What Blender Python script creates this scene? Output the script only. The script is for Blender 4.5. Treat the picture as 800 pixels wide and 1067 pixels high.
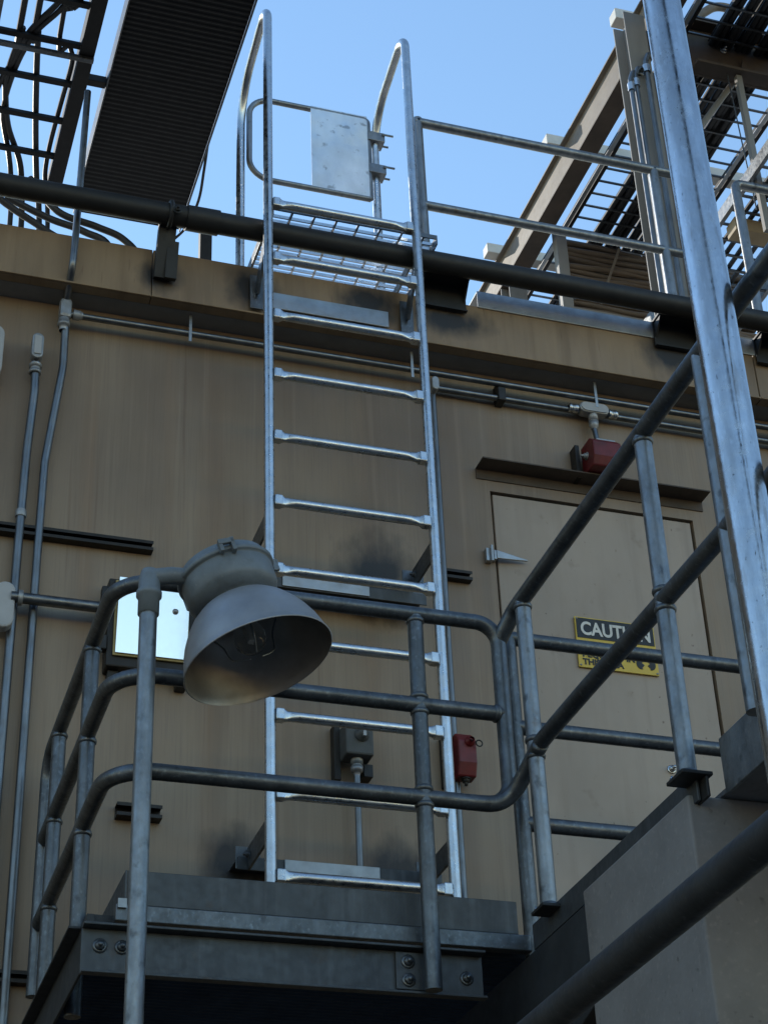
import bpy, bmesh, math, random
from mathutils import Vector, Matrix
random.seed(7)
R = math.radians
for o in list(bpy.data.objects):
    bpy.data.objects.remove(o, do_unlink=True)
scene = bpy.context.scene
COL = scene.collection

# ------------------------------------------------------------------ camera
cam_d = bpy.data.cameras.new('camera')
cam = bpy.data.objects.new('camera', cam_d)
COL.objects.link(cam)
cam_d.sensor_fit = 'HORIZONTAL'
cam_d.sensor_width = 36.0
cam_d.lens = 1945.0 / 800.0 * 36.0
cam_d.clip_start = 0.05
cam_d.clip_end = 3000.0
YAW, PITCH, ROLL = R(18.95), R(32.6), R(-2.47)
fwd = Vector((math.sin(YAW) * math.cos(PITCH), math.cos(YAW) * math.cos(PITCH), math.sin(PITCH)))
rgt = Vector((math.cos(YAW), -math.sin(YAW), 0.0))
upv = rgt.cross(fwd)
c_, s_ = math.cos(ROLL), math.sin(ROLL)
r2 = rgt * c_ + upv * s_
u2 = upv * c_ - rgt * s_
m3 = Matrix((r2, u2, -fwd)).transposed()
cam.matrix_world = Matrix.Translation((0, 0, 1.6)) @ m3.to_4x4()
scene.camera = cam

# ------------------------------------------------------------------ sky, sun, exposure
SUN_EL = R(27.0)
SUN_AZ = R(-22.0)          # measured from +Y towards +X: behind the building, to the left
world = bpy.data.worlds.new('World')
scene.world = world
world.use_nodes = True
nt = world.node_tree
bg = nt.nodes['Background']
sky = nt.nodes.new('ShaderNodeTexSky')
sky.sky_type = 'NISHITA'
sky.sun_disc = False
sky.sun_elevation = SUN_EL
sky.sun_rotation = SUN_AZ
sky.altitude = 300.0
sky.air_density = 1.75
sky.dust_density = 0.0
sky.ozone_density = 4.2
nt.links.new(sky.outputs[0], bg.inputs[0])
bg.inputs[1].default_value = 0.13
sun_d = bpy.data.lights.new('sun', 'SUN')
sun_d.energy = 3.0
sun_d.angle = R(0.5)
sun_d.color = (1.0, 0.93, 0.82)
sun = bpy.data.objects.new('sun', sun_d)
COL.objects.link(sun)
to_sun = Vector((math.sin(SUN_AZ) * math.cos(SUN_EL), math.cos(SUN_AZ) * math.cos(SUN_EL), math.sin(SUN_EL)))
sun.rotation_euler = to_sun.to_track_quat('Z', 'Y').to_euler()
sun.location = to_sun * 40
vs = scene.view_settings
vs.view_transform = 'Standard'
vs.look = 'None'
vs.exposure = 0.8
vs.gamma = 1.0
vs.use_curve_mapping = False

# ------------------------------------------------------------------ materials
def mat(name, col, col2=None, metallic=0.0, rough=0.5, rough2=None, scale=(8, 8, 8), mixlo=0.35, mixhi=0.7,
        bump=0.0, bump_scale=60.0, spec=0.5, extra=None):
    m = bpy.data.materials.new(name)
    m.use_nodes = True
    n, l = m.node_tree.nodes, m.node_tree.links
    b = n['Principled BSDF']
    b.inputs['Metallic'].default_value = metallic
    b.inputs['Specular IOR Level'].default_value = spec
    g = n.new('ShaderNodeNewGeometry')
    mp = n.new('ShaderNodeMapping')
    mp.inputs['Scale'].default_value = scale
    l.new(g.outputs['Position'], mp.inputs['Vector'])
    nz = n.new('ShaderNodeTexNoise')
    nz.inputs['Scale'].default_value = 1.0
    nz.inputs['Detail'].default_value = 6.0
    nz.inputs['Roughness'].default_value = 0.62
    l.new(mp.outputs[0], nz.inputs['Vector'])
    mr = n.new('ShaderNodeMapRange')
    mr.inputs[1].default_value = mixlo
    mr.inputs[2].default_value = mixhi
    l.new(nz.outputs[0], mr.inputs[0])
    mx = n.new('ShaderNodeMix')
    mx.data_type = 'RGBA'
    mx.inputs[6].default_value = (*col, 1)
    mx.inputs[7].default_value = (*(col2 or [c * 0.8 for c in col]), 1)
    l.new(mr.outputs[0], mx.inputs[0])
    out = mx.outputs[2]
    if extra:
        out = extra(n, l, g, out)
    l.new(out, b.inputs['Base Color'])
    rr = n.new('ShaderNodeMapRange')
    rr.inputs[1].default_value = 0.3
    rr.inputs[2].default_value = 0.7
    rr.inputs[3].default_value = rough
    rr.inputs[4].default_value = rough2 if rough2 is not None else rough + 0.12
    n2 = n.new('ShaderNodeTexNoise')
    n2.inputs['Scale'].default_value = bump_scale * 0.5
    n2.inputs['Detail'].default_value = 4.0
    l.new(g.outputs['Position'], n2.inputs['Vector'])
    l.new(n2.outputs[0], rr.inputs[0])
    l.new(rr.outputs[0], b.inputs['Roughness'])
    if bump > 0:
        n3 = n.new('ShaderNodeTexNoise')
        n3.inputs['Scale'].default_value = bump_scale
        n3.inputs['Detail'].default_value = 5.0
        l.new(g.outputs['Position'], n3.inputs['Vector'])
        bp = n.new('ShaderNodeBump')
        bp.inputs['Strength'].default_value = bump
        bp.inputs['Distance'].default_value = 0.004
        l.new(n3.outputs[0], bp.inputs['Height'])
        l.new(bp.outputs[0], b.inputs['Normal'])
    return m

def layer(n, l, g, colin, color, scale, lo, hi, amount):
    """lay a second noise-masked colour over an existing one"""
    mp = n.new('ShaderNodeMapping'); mp.inputs['Scale'].default_value = scale
    l.new(g.outputs['Position'], mp.inputs['Vector'])
    nz = n.new('ShaderNodeTexNoise'); nz.inputs['Scale'].default_value = 1.0; nz.inputs['Detail'].default_value = 5.0
    l.new(mp.outputs[0], nz.inputs['Vector'])
    mr = n.new('ShaderNodeMapRange'); mr.inputs[1].default_value = lo; mr.inputs[2].default_value = hi
    mr.inputs[4].default_value = amount
    l.new(nz.outputs[0], mr.inputs[0])
    mx = n.new('ShaderNodeMix'); mx.data_type = 'RGBA'
    mx.inputs[7].default_value = (*color, 1)
    l.new(mr.outputs[0], mx.inputs[0]); l.new(colin, mx.inputs[6])
    return mx.outputs[2]

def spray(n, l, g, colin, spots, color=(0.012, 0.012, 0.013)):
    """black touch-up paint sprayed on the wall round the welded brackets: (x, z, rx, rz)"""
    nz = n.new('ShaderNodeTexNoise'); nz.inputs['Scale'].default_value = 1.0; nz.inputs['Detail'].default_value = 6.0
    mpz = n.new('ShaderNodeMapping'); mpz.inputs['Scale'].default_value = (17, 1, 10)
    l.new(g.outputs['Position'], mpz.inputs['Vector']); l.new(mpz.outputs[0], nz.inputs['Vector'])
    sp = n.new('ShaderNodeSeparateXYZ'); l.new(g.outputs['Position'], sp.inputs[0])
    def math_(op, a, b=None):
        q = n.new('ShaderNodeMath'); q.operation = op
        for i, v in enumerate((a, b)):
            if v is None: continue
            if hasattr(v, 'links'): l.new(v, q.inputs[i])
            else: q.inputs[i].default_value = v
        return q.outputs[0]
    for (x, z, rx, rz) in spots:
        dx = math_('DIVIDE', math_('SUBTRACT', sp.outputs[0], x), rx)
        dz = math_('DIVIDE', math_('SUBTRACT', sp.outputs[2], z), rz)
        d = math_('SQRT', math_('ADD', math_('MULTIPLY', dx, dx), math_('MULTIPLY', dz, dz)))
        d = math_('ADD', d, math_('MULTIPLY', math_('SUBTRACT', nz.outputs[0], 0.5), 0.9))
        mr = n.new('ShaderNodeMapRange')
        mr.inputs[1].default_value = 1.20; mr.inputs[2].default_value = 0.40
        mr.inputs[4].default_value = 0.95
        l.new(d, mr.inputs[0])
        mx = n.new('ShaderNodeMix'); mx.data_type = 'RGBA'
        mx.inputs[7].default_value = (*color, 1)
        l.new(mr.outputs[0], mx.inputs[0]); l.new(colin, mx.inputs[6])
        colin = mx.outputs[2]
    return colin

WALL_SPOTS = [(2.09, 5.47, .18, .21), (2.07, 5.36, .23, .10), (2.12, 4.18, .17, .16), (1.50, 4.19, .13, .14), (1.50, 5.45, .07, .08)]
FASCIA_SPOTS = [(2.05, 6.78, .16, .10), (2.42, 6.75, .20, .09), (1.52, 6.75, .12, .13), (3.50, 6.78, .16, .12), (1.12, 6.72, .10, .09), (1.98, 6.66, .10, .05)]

def wall_extra(n, l, g, c):
    c = layer(n, l, g, c, (0.12, 0.080, 0.055), (0.9, 1, 0.7), 0.48, 0.70, 0.6)         # large stains
    c = layer(n, l, g, c, (0.15, 0.095, 0.06), (6.0, 1, 0.22), 0.50, 0.76, 0.4)         # long run-off streaks
    c = layer(n, l, g, c, (0.28, 0.165, 0.085), (9.0, 1, 0.30), 0.54, 0.78, 0.35)       # rusty wash
    c = layer(n, l, g, c, (0.36, 0.28, 0.20), (26.0, 1, 0.5), 0.55, 0.8, 0.45)
    c = layer(n, l, g, c, (0.11, 0.050, 0.022), (38.0, 1, 0.8), 0.64, 0.80, 0.45)        # thin rusty dribbles
    c = layer(n, l, g, c, (0.15, 0.11, 0.08), (130.0, 1, 4.0), 0.5, 0.75, 0.30)         # brushed grain
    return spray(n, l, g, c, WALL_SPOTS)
def fascia_extra(n, l, g, c):
    c = layer(n, l, g, c, (0.13, 0.085, 0.05), (1.6, 1, 1.6), 0.48, 0.72, 0.6)
    c = layer(n, l, g, c, (0.14, 0.085, 0.04), (14.0, 1, 0.9), 0.50, 0.74, 0.6)
    c = layer(n, l, g, c, (0.34, 0.24, 0.13), (40.0, 1, 2.0), 0.55, 0.8, 0.4)
    c = layer(n, l, g, c, (0.10, 0.05, 0.025), (55.0, 1, 5.0), 0.64, 0.78, 0.6)
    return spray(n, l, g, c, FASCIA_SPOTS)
def door_extra(n, l, g, c):
    c = layer(n, l, g, c, (0.24, 0.195, 0.155), (1.6, 1, 1.1), 0.48, 0.72, 0.6)
    c = layer(n, l, g, c, (0.26, 0.205, 0.16), (18.0, 1, 1.2), 0.52, 0.76, 0.5)
    c = layer(n, l, g, c, (0.16, 0.11, 0.075), (9.0, 1, 8.0), 0.64, 0.74, 0.35)        # scuffs
    c = layer(n, l, g, c, (0.12, 0.075, 0.05), (42.0, 1, 34.0), 0.69, 0.76, 0.8)       # chips
    return c
def concrete_extra(n, l, g, c):
    c = layer(n, l, g, c, (0.15, 0.13, 0.12), (2.2, 2.2, 1.4), 0.48, 0.72, 0.6)
    c = layer(n, l, g, c, (0.34, 0.31, 0.285), (60, 60, 60), 0.56, 0.74, 0.5)
    c = layer(n, l, g, c, (0.09, 0.08, 0.075), (34, 34, 34), 0.66, 0.74, 0.6)
    c = layer(n, l, g, c, (0.14, 0.11, 0.09), (12, 12, 0.8), 0.55, 0.78, 0.5)
    return c
def zinc_extra(n, l, g, c):
    c = layer(n, l, g, c, (0.28, 0.31, 0.34), (85, 85, 55), 0.57, 0.72, 0.40)          # zinc flecks
    c = layer(n, l, g, c, (0.045, 0.045, 0.048), (30, 30, 22), 0.60, 0.74, 0.6)        # grime
    c = layer(n, l, g, c, (0.16, 0.09, 0.05), (17, 17, 14), 0.68, 0.80, 0.5)           # rust blush
    return c
def paint_extra(n, l, g, c):
    c = layer(n, l, g, c, (0.10, 0.105, 0.10), (24, 24, 24), 0.58, 0.74, 0.5)
    return layer(n, l, g, c, (0.33, 0.34, 0.33), (60, 60, 60), 0.66, 0.76, 0.4)
def pole_extra(n, l, g, c):
    c = layer(n, l, g, c, (0.30, 0.27, 0.24), (14, 14, 2.0), 0.46, 0.74, 0.5)         # dull oxide
    c = layer(n, l, g, c, (0.75, 0.78, 0.82), (90, 90, 30), 0.58, 0.74, 0.4)           # spangle
    c = layer(n, l, g, c, (0.24, 0.17, 0.11), (30, 30, 5), 0.60, 0.76, 0.6)            # brown staining
    c = layer(n, l, g, c, (0.07, 0.07, 0.07), (120, 120, 70), 0.67, 0.72, 0.8)         # pits
    return c
def galv_extra(n, l, g, c):
    return layer(n, l, g, c, (0.25, 0.25, 0.25), (14, 14, 9), 0.55, 0.8, 0.45)

M = {}
M['wall'] = mat('wall_paint', (0.295, 0.222, 0.152), (0.235, 0.176, 0.120), rough=0.42, scale=(3, 3, 0.5), bump=0.12, bump_scale=22, extra=wall_extra)
M['fascia'] = mat('fascia_paint', (0.31, 0.215, 0.125), (0.23, 0.160, 0.095), rough=0.42, scale=(5, 5, 1.5), bump=0.1, bump_scale=25, extra=fascia_extra)
M['door'] = mat('door_paint', (0.40, 0.325, 0.260), (0.33, 0.268, 0.215), rough=0.48, scale=(2.5, 2, 1.0), bump=0.10, bump_scale=30, extra=door_extra)
M['gap'] = mat('dark_joint', (0.02, 0.017, 0.013), rough=0.8)
M['roof'] = mat('roof_membrane', (0.25, 0.24, 0.22), rough=0.8)
M['galv_new'] = mat('new_galvanised', (0.62, 0.65, 0.68), (0.50, 0.53, 0.56), metallic=1.0, rough=0.22, rough2=0.42, scale=(25, 25, 25), bump=0.05, bump_scale=90, extra=galv_extra)
M['galv_sheet'] = mat('galvanised_sheet', (0.42, 0.44, 0.46), (0.32, 0.34, 0.36), metallic=0.9, rough=0.4, rough2=0.55, scale=(12, 12, 12), bump=0.05, bump_scale=60, extra=galv_extra)
M['galv_old'] = mat('weathered_galvanised', (0.28, 0.30, 0.32), (0.16, 0.175, 0.19), metallic=0.8, rough=0.32, rough2=0.52, scale=(20, 20, 9), bump=0.15, bump_scale=120, extra=zinc_extra)
M['galv_dark'] = mat('dull_galvanised', (0.15, 0.162, 0.175), (0.085, 0.093, 0.10), metallic=0.8, rough=0.32, rough2=0.52, scale=(14, 14, 10), bump=0.15, bump_scale=120, extra=zinc_extra)
M['pole'] = mat('pole_galvanised', (0.60, 0.63, 0.67), (0.44, 0.46, 0.49), metallic=1.0, rough=0.13, rough2=0.30, scale=(38, 38, 10), bump=0.09, bump_scale=60, extra=pole_extra)
M['plate_dark'] = mat('dull_steel_plate', (0.085, 0.093, 0.10), (0.055, 0.06, 0.066), metallic=0.5, rough=0.42, rough2=0.6, scale=(9, 9, 5), bump=0.1, bump_scale=90,
                     extra=lambda n, l, g, c: layer(n, l, g, layer(n, l, g, c, (0.14, 0.15, 0.16), (30, 30, 3), 0.52, 0.76, 0.5), (0.10, 0.065, 0.04), (14, 14, 9), 0.64, 0.8, 0.5))
M['rail_dark'] = mat('dark_rail_paint', (0.045, 0.049, 0.054), (0.028, 0.03, 0.034), metallic=0.3, rough=0.42, rough2=0.6, scale=(14, 14, 10), bump=0.15, bump_scale=120,
                    extra=lambda n, l, g, c: layer(n, l, g, c, (0.13, 0.14, 0.15), (80, 80, 60), 0.62, 0.76, 0.4))
M['black'] = mat('black_paint', (0.011, 0.0115, 0.012), (0.02, 0.02, 0.021), rough=0.5, scale=(9, 9, 9), bump=0.1)
M['tray_dark'] = mat('dark_tray_steel', (0.013, 0.013, 0.014), (0.008, 0.008, 0.009), metallic=0.2, rough=0.55)
M['cable'] = mat('black_cable', (0.018, 0.018, 0.02), (0.03, 0.03, 0.032), rough=0.45)
M['cable_brown'] = mat('brown_cable', (0.16, 0.12, 0.085), (0.08, 0.06, 0.045), rough=0.6, scale=(3, 20, 30))
M['deck_dark'] = mat('dark_deck_steel', (0.055, 0.06, 0.065), (0.035, 0.037, 0.04), metallic=0.4, rough=0.6)
M['brown_steel'] = mat('dark_brown_steel', (0.085, 0.06, 0.042), (0.05, 0.037, 0.028), rough=0.6, scale=(6, 6, 6), bump=0.1)
M['grey_paint'] = mat('grey_steel_paint', (0.24, 0.235, 0.225), (0.185, 0.18, 0.17), rough=0.5, scale=(8, 8, 2))
M['tan_paint'] = mat('tan_steel_paint', (0.36, 0.27, 0.15), (0.26, 0.19, 0.10), rough=0.5)
M['beam_top'] = mat('beam_paint', (0.21, 0.18, 0.145), (0.13, 0.105, 0.08), rough=0.55, scale=(5, 5, 5))
M['concrete'] = mat('painted_concrete', (0.265, 0.250, 0.240), (0.205, 0.193, 0.186), rough=0.75, scale=(5, 5, 5), bump=0.35, bump_scale=55, extra=concrete_extra)
M['cast'] = mat('cast_fitting', (0.36, 0.37, 0.38), (0.27, 0.28, 0.29), metallic=0.6, rough=0.42, rough2=0.55, scale=(30, 30, 30), bump=0.1, bump_scale=120)
M['white_cast'] = mat('pale_fitting', (0.42, 0.425, 0.43), (0.34, 0.345, 0.35), rough=0.5)
M['ballast'] = mat('lamp_housing_paint', (0.180, 0.206, 0.225), (0.130, 0.150, 0.165), rough=0.42, rough2=0.55, scale=(14, 14, 14), bump=0.14, bump_scale=140, extra=paint_extra)
M['reflector'] = mat('lamp_reflector_metal', (0.37, 0.375, 0.39), (0.28, 0.285, 0.30), metallic=0.6, rough=0.44, rough2=0.56, scale=(7, 7, 7), extra=galv_extra)
M['reflector_in'] = mat('lamp_lining_metal', (0.36, 0.33, 0.30), (0.24, 0.215, 0.19), metallic=0.7, rough=0.36)  # brownish grey metal for the inside of the reflector
M['red'] = mat('red_enamel', (0.15, 0.010, 0.012), (0.08, 0.007, 0.008), rough=0.42, scale=(20, 20, 20))
M['grey_box'] = mat('grey_enclosure', (0.075, 0.08, 0.082), (0.055, 0.06, 0.06), rough=0.5)
M['mirror_cover'] = mat('polished_cover', (1.0, 0.925, 0.85), (0.98, 0.91, 0.835), metallic=1.0, rough=0.08, rough2=0.14, scale=(4, 4, 4))
M['brass'] = mat('yellowed_trim', (0.42, 0.33, 0.14), (0.30, 0.23, 0.10), metallic=0.3, rough=0.45)
M['sign_yellow'] = mat('sign_yellow', (0.68, 0.48, 0.06), (0.58, 0.41, 0.06), rough=0.4, scale=(20, 20, 20))
M['sign_black'] = mat('sign_black', (0.012, 0.012, 0.012), rough=0.4)
M['sign_white'] = mat('sign_white', (0.72, 0.70, 0.64), rough=0.4)
M['strut'] = mat('strut_channel', (0.04, 0.037, 0.034), (0.025, 0.023, 0.022), metallic=0.6, rough=0.45)
M['conduit'] = mat('conduit_steel', (0.22, 0.23, 0.24), (0.13, 0.137, 0.145), metallic=0.95, rough=0.30, rough2=0.48, scale=(20, 20, 6))
M['tube_sun_filament_white'] = mat('sunlit_tube_and_filament_white', (0.70, 0.69, 0.66), (0.60, 0.59, 0.55), rough=0.5)  # white stands in for sunlight on the cross tubes; also colours the filament
M['pale_sheet'] = mat('pale_zinc_sheet', (0.86, 0.88, 0.89), (0.62, 0.64, 0.66), metallic=1.0, rough=0.38, rough2=0.55, scale=(5, 5, 3), bump=0.1, bump_scale=35,
                     extra=lambda n, l, g, c: layer(n, l, g, c, (0.25, 0.24, 0.23), (22, 22, 22), 0.62, 0.70, 0.6))
M['ground'] = mat('yard_concrete', (0.085, 0.08, 0.075), (0.055, 0.052, 0.05), rough=0.9, scale=(0.6, 0.6, 0.6), bump=0.2)
gm = bpy.data.materials.new('bulb_glass'); gm.use_nodes = True
gb = gm.node_tree.nodes['Principled BSDF']
gb.inputs['Base Color'].default_value = (0.95, 0.93, 0.88, 1); gb.inputs['Transmission Weight'].default_value = 1.0
gb.inputs['Roughness'].default_value = 0.08; gb.inputs['IOR'].default_value = 1.35
M['glass'] = gm

# ------------------------------------------------------------------ mesh helpers
ORG = {}
class MB:
    def __init__(self):
        self.v, self.f, self.s = [], [], []
    def add(self, vs_, fs, smooth=False):
        k = len(self.v)
        self.v += [Vector(p) for p in vs_]
        self.f += [tuple(i + k for i in f) for f in fs]
        self.s += [smooth] * len(fs)
        return self
    def box(self, x0, x1, y0, y1, z0, z1):
        x0, x1 = sorted((x0, x1)); y0, y1 = sorted((y0, y1)); z0, z1 = sorted((z0, z1))
        p = [(x, y, z) for x in (x0, x1) for y in (y0, y1) for z in (z0, z1)]
        return self.add(p, [(0, 1, 3, 2), (4, 6, 7, 5), (0, 4, 5, 1), (2, 3, 7, 6), (0, 2, 6, 4), (1, 5, 7, 3)])
    def bar(self, a, b, w, h, up=(0, 0, 1)):
        """rectangular bar from a to b, w across, h along 'up'"""
        a, b = Vector(a), Vector(b)
        d = (b - a).normalized(); u = Vector(up); u = (u - d * u.dot(d)).normalized(); s = d.cross(u)
        p = []
        for q in (a, b):
            for i, j in ((-1, -1), (1, -1), (1, 1), (-1, 1)):
                p.append(q + s * (i * w / 2) + u * (j * h / 2))
        return self.add(p, [(3, 2, 1, 0), (4, 5, 6, 7), (0, 1, 5, 4), (1, 2, 6, 5), (2, 3, 7, 6), (3, 0, 4, 7)])
    def tube(self, pts, r, n=14, caps=True):
        P = [Vector(p) for p in pts]
        rr = r if isinstance(r, (list, tuple)) else [r] * len(P)
        T = []
        for i in range(len(P)):
            a = P[max(i - 1, 0)]; b = P[min(i + 1, len(P) - 1)]
            T.append((b - a).normalized())
        ref = Vector((0, 0, 1)) if abs(T[0].z) < 0.9 else Vector((1, 0, 0))
        u = (ref - T[0] * ref.dot(T[0])).normalized()
        vs_, fs = [], []
        for i in range(len(P)):
            u = (u - T[i] * u.dot(T[i])).normalized(); w = T[i].cross(u)
            for k in range(n):
                a = 2 * math.pi * k / n
                vs_.append(P[i] + (u * math.cos(a) + w * math.sin(a)) * rr[i])
        for i in range(len(P) - 1):
            for k in range(n):
                k2 = (k + 1) % n
                fs.append((i * n + k, i * n + k2, (i + 1) * n + k2, (i + 1) * n + k))
        self.add(vs_, fs, True)
        if caps:
            k0 = len(self.v)
            self.add([vs_[k] for k in range(n)][::-1], [tuple(range(n))])
            self.add(vs_[-n:], [tuple(range(n))])
        return self
    def lathe(self, prof, origin, axis, n=40):
        """prof: list of (distance along axis, radius)"""
        o = Vector(origin); d = Vector(axis).normalized()
        ref = Vector((0, 1, 0)) if abs(d.y) < 0.9 else Vector((1, 0, 0))
        u = (ref - d * ref.dot(d)).normalized(); w = d.cross(u)
        vs_, fs = [], []
        for t, r in prof:
            for k in range(n):
                a = 2 * math.pi * k / n
                vs_.append(o + d * t + (u * math.cos(a) + w * math.sin(a)) * max(r, 1e-4))
        for i in range(len(prof) - 1):
            for k in range(n):
                k2 = (k + 1) % n
                fs.append((i * n + k, (i + 1) * n + k, (i + 1) * n + k2, i * n + k2))
        return self.add(vs_, fs, True)
    def prism(self, outline, direction):
        """extrude a closed planar outline (3-D points) along a vector"""
        d = Vector(direction); n = len(outline)
        vs_ = [Vector(p) for p in outline] + [Vector(p) + d for p in outline]
        fs = [tuple(range(n))[::-1], tuple(range(n, 2 * n))]
        fs += [(i, (i + 1) % n, n + (i + 1) % n, n + i) for i in range(n)]
        return self.add(vs_, fs)
    def hexbolt(self, c, axis, r=0.014, h=0.012):
        self.lathe([(0, 0), (0, r * 1.45), (h * .25, r * 1.45), (h * .25, r)], c, axis, 12)
        c = Vector(c); a = Vector(axis).normalized()
        self.lathe([(h * .25, r), (h, r), (h, 0)], c, axis, 6)
        self.lathe([(h, r * .5), (h * 1.8, r * .5), (h * 1.8, 0)], c, axis, 8)
        return self
    def mesh(self, name, origin=(0, 0, 0), bevel=0.0):
        o = Vector(origin)
        me = bpy.data.meshes.new(name)
        me.from_pydata([tuple(p - o) for p in self.v], [], self.f)
        bm = bmesh.new(); bm.from_mesh(me)
        for f, s in zip(bm.faces, self.s): f.smooth = s
        bmesh.ops.recalc_face_normals(bm, faces=bm.faces)
        if bevel > 0:
            ed = [e for e in bm.edges if len(e.link_faces) == 2 and e.calc_face_angle(0) > 0.6]
            bmesh.ops.bevel(bm, geom=ed, offset=bevel, segments=2, affect='EDGES', profile=0.5, clamp_overlap=True)
        bm.to_mesh(me); bm.free()
        return me

def tag(o, label=None, cat=None, group=None, kind=None):
    if label: o['label'] = label
    if cat: o['category'] = cat
    if group: o['group'] = group
    if kind: o['kind'] = kind
    return o
def thing(name, label, cat, loc=(0, 0, 0), group=None):
    o = bpy.data.objects.new(name, None)
    o.empty_display_size = 0.1
    COL.objects.link(o)
    o.location = loc
    ORG[o.name] = Vector(loc)
    return tag(o, label, cat, group)
def part(name, mb, m, parent=None, bevel=0.0, label=None):
    org = ORG[parent.name] if parent is not None else Vector((0, 0, 0))
    me = mb.mesh(name, org, bevel)
    me.materials.append(M[m])
    o = bpy.data.objects.new(name, me)
    COL.objects.link(o)
    o.parent = parent
    ORG[o.name] = org
    if label: o['label'] = label
    return o
def single(name, mb, m, label, cat, group=None, base=None, bevel=0.0, kind=None):
    org = Vector(base) if base else sum(mb.v, Vector()) / len(mb.v)
    me = mb.mesh(name, org, bevel); me.materials.append(M[m])
    o = bpy.data.objects.new(name, me); COL.objects.link(o); o.location = org
    ORG[o.name] = org
    return tag(o, label, cat, group, kind)
def copy_at(o, delta, parent=None):
    c = o.copy(); COL.objects.link(c)
    c.parent = parent if parent is not None else o.parent
    c.location = o.location + Vector(delta)
    ORG[c.name] = ORG[o.name]
    return c
def fillet(pts, rad, seg=8):
    P = [Vector(p) for p in pts]; out = [P[0]]
    rad = rad if isinstance(rad, (list, tuple)) else [rad] * len(P)
    for i in range(1, len(P) - 1):
        a, b, c = P[i - 1], P[i], P[i + 1]
        d1 = (a - b).normalized(); d2 = (c - b).normalized()
        ang = d1.angle(d2)
        if ang > 3.1 or rad[i] <= 0: out.append(b); continue
        t = min(rad[i] / math.tan(ang / 2), (a - b).length * .49, (c - b).length * .49)
        r_ = t * math.tan(ang / 2)
        cen = b + (d1 + d2).normalized() * (r_ / math.sin(ang / 2))
        s = b + d1 * t - cen; e = b + d2 * t - cen
        full = s.angle(e); ax = s.cross(e).normalized()
        for k in range(seg + 1):
            out.append(cen + Matrix.Rotation(full * k / seg, 3, ax) @ s)
    out.append(P[-1])
    return out
def smooth_path(pts, sub=6):
    P = [Vector(p) for p in pts]; out = []
    for i in range(len(P) - 1):
        p0 = P[max(i - 1, 0)]; p1 = P[i]; p2 = P[i + 1]; p3 = P[min(i + 2, len(P) - 1)]
        for k in range(sub):
            t = k / sub
            out.append(0.5 * ((2 * p1) + (p2 - p0) * t + (2 * p0 - 5 * p1 + 4 * p2 - p3) * t * t + (3 * p1 - p0 - 3 * p2 + p3) * t ** 3))
    out.append(P[-1])
    return out

# ================================================================== SETTING
g = MB().add([(-150, -150, 0), (150, -150, 0), (150, 150, 0), (-150, 150, 0)], [(0, 1, 2, 3)])
tag(part('ground', g, 'ground'), kind='structure')

# ------------------------------------------------------------------ the building
WY, FY = 6.20, 6.05          # wall face, fascia face
bld = thing('equipment_building', 'tan painted steel equipment building with a projecting fascia along its roof', 'building', (2, WY, 0))
DX0, DX1, DZ0, DZ1 = 2.625, 3.56, 3.50, 5.965
w = MB()
w.box(-7, DX0 - .012, WY, WY + .15, 0, 6.6)
w.box(DX1 + .012, 10, WY, WY + .15, 0, 6.6)
w.box(DX0 - .012, DX1 + .012, WY, WY + .15, DZ1 + .012, 6.6)
w.box(DX0 - .012, DX1 + .012, WY, WY + .15, 0, DZ0 - .012)
part('wall', w, 'wall', bld)
part('side_wall', MB().box(-7, -6.85, WY + .15, 15, 0, 6.6), 'wall', bld)
part('side_wall', MB().box(9.85, 10, WY + .15, 15, 0, 6.6), 'wall', bld)
part('back_wall', MB().box(-6.85, 9.85, 14.85, 15, 0, 6.6), 'wall', bld)
part('roof', MB().box(-7, 10, FY + .05, 15, 6.603, 6.80), 'roof', bld)
for a, b in ((-7, -1.2), (-1.194, 1.088), (1.091, 3.928), (3.933, 6.6), (6.606, 10)):
    f = MB().box(a, b, FY, FY + .047, 6.60, 6.862)
    f.box(a, b, FY - .012, FY, 6.60, 6.609)             # folded lip at the bottom
    part('fascia_panel', f, 'fascia', bld, 0.003)
for a, b in ((2.56, 3.46), (3.66, 5.4)):
    part('roof_flashing', MB().box(a, b, FY - .009, FY - .003, 6.852, 6.945).box(a, b, FY - .003, FY + .12, 6.939, 6.945), 'galv_sheet', bld, 0.002)
# straps under the soffit that hold the conduits
strap = part('conduit_strap', MB().box(1.268, 1.280, 6.118, 6.121, 6.46, 6.60), 'galv_sheet', bld)
for x in (2.26, 3.13, 4.1):
    copy_at(strap, (x - 1.274, 0, 0))
# door
door = part('door', MB().box(DX0, DX1, WY + .006, WY + .06, DZ0, DZ1), 'door', bld, 0.004)
part('door_recess', MB().box(DX0 - .012, DX1 + .012, WY + .065, WY + .08, DZ0 - .012, DZ1 + .012), 'gap', bld)
h = MB().box(2.563, 2.592, 6.172, WY - .001, 5.606, 5.668).box(2.596, 2.608, 6.168, WY - .001, 5.615, 5.660)
h.prism([(2.608, 6.166, 5.660), (2.608, 6.166, 5.620), (2.700, 6.176, 5.629), (2.752, 6.180, 5.634), (2.752, 6.180, 5.640), (2.700, 6.176, 5.647)], (0, .010, 0))
h.tube([(2.585, 6.162, 5.675), (2.585, 6.162, 5.600)], .007, 8)
part('door_latch', h, 'galv_sheet', door, 0.002)
part('door_bolt', MB().hexbolt((3.31, WY + .006, 4.745), (0, -1, 0), .013, .02), 'galv_new', door)
for z in (5.86, 4.9):
    part('rivet', MB().lathe([(0, .016), (.006, .013), (.009, 0)], (3.62, WY, z), (0, -1, 0), 12), 'brown_steel', bld)
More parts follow.
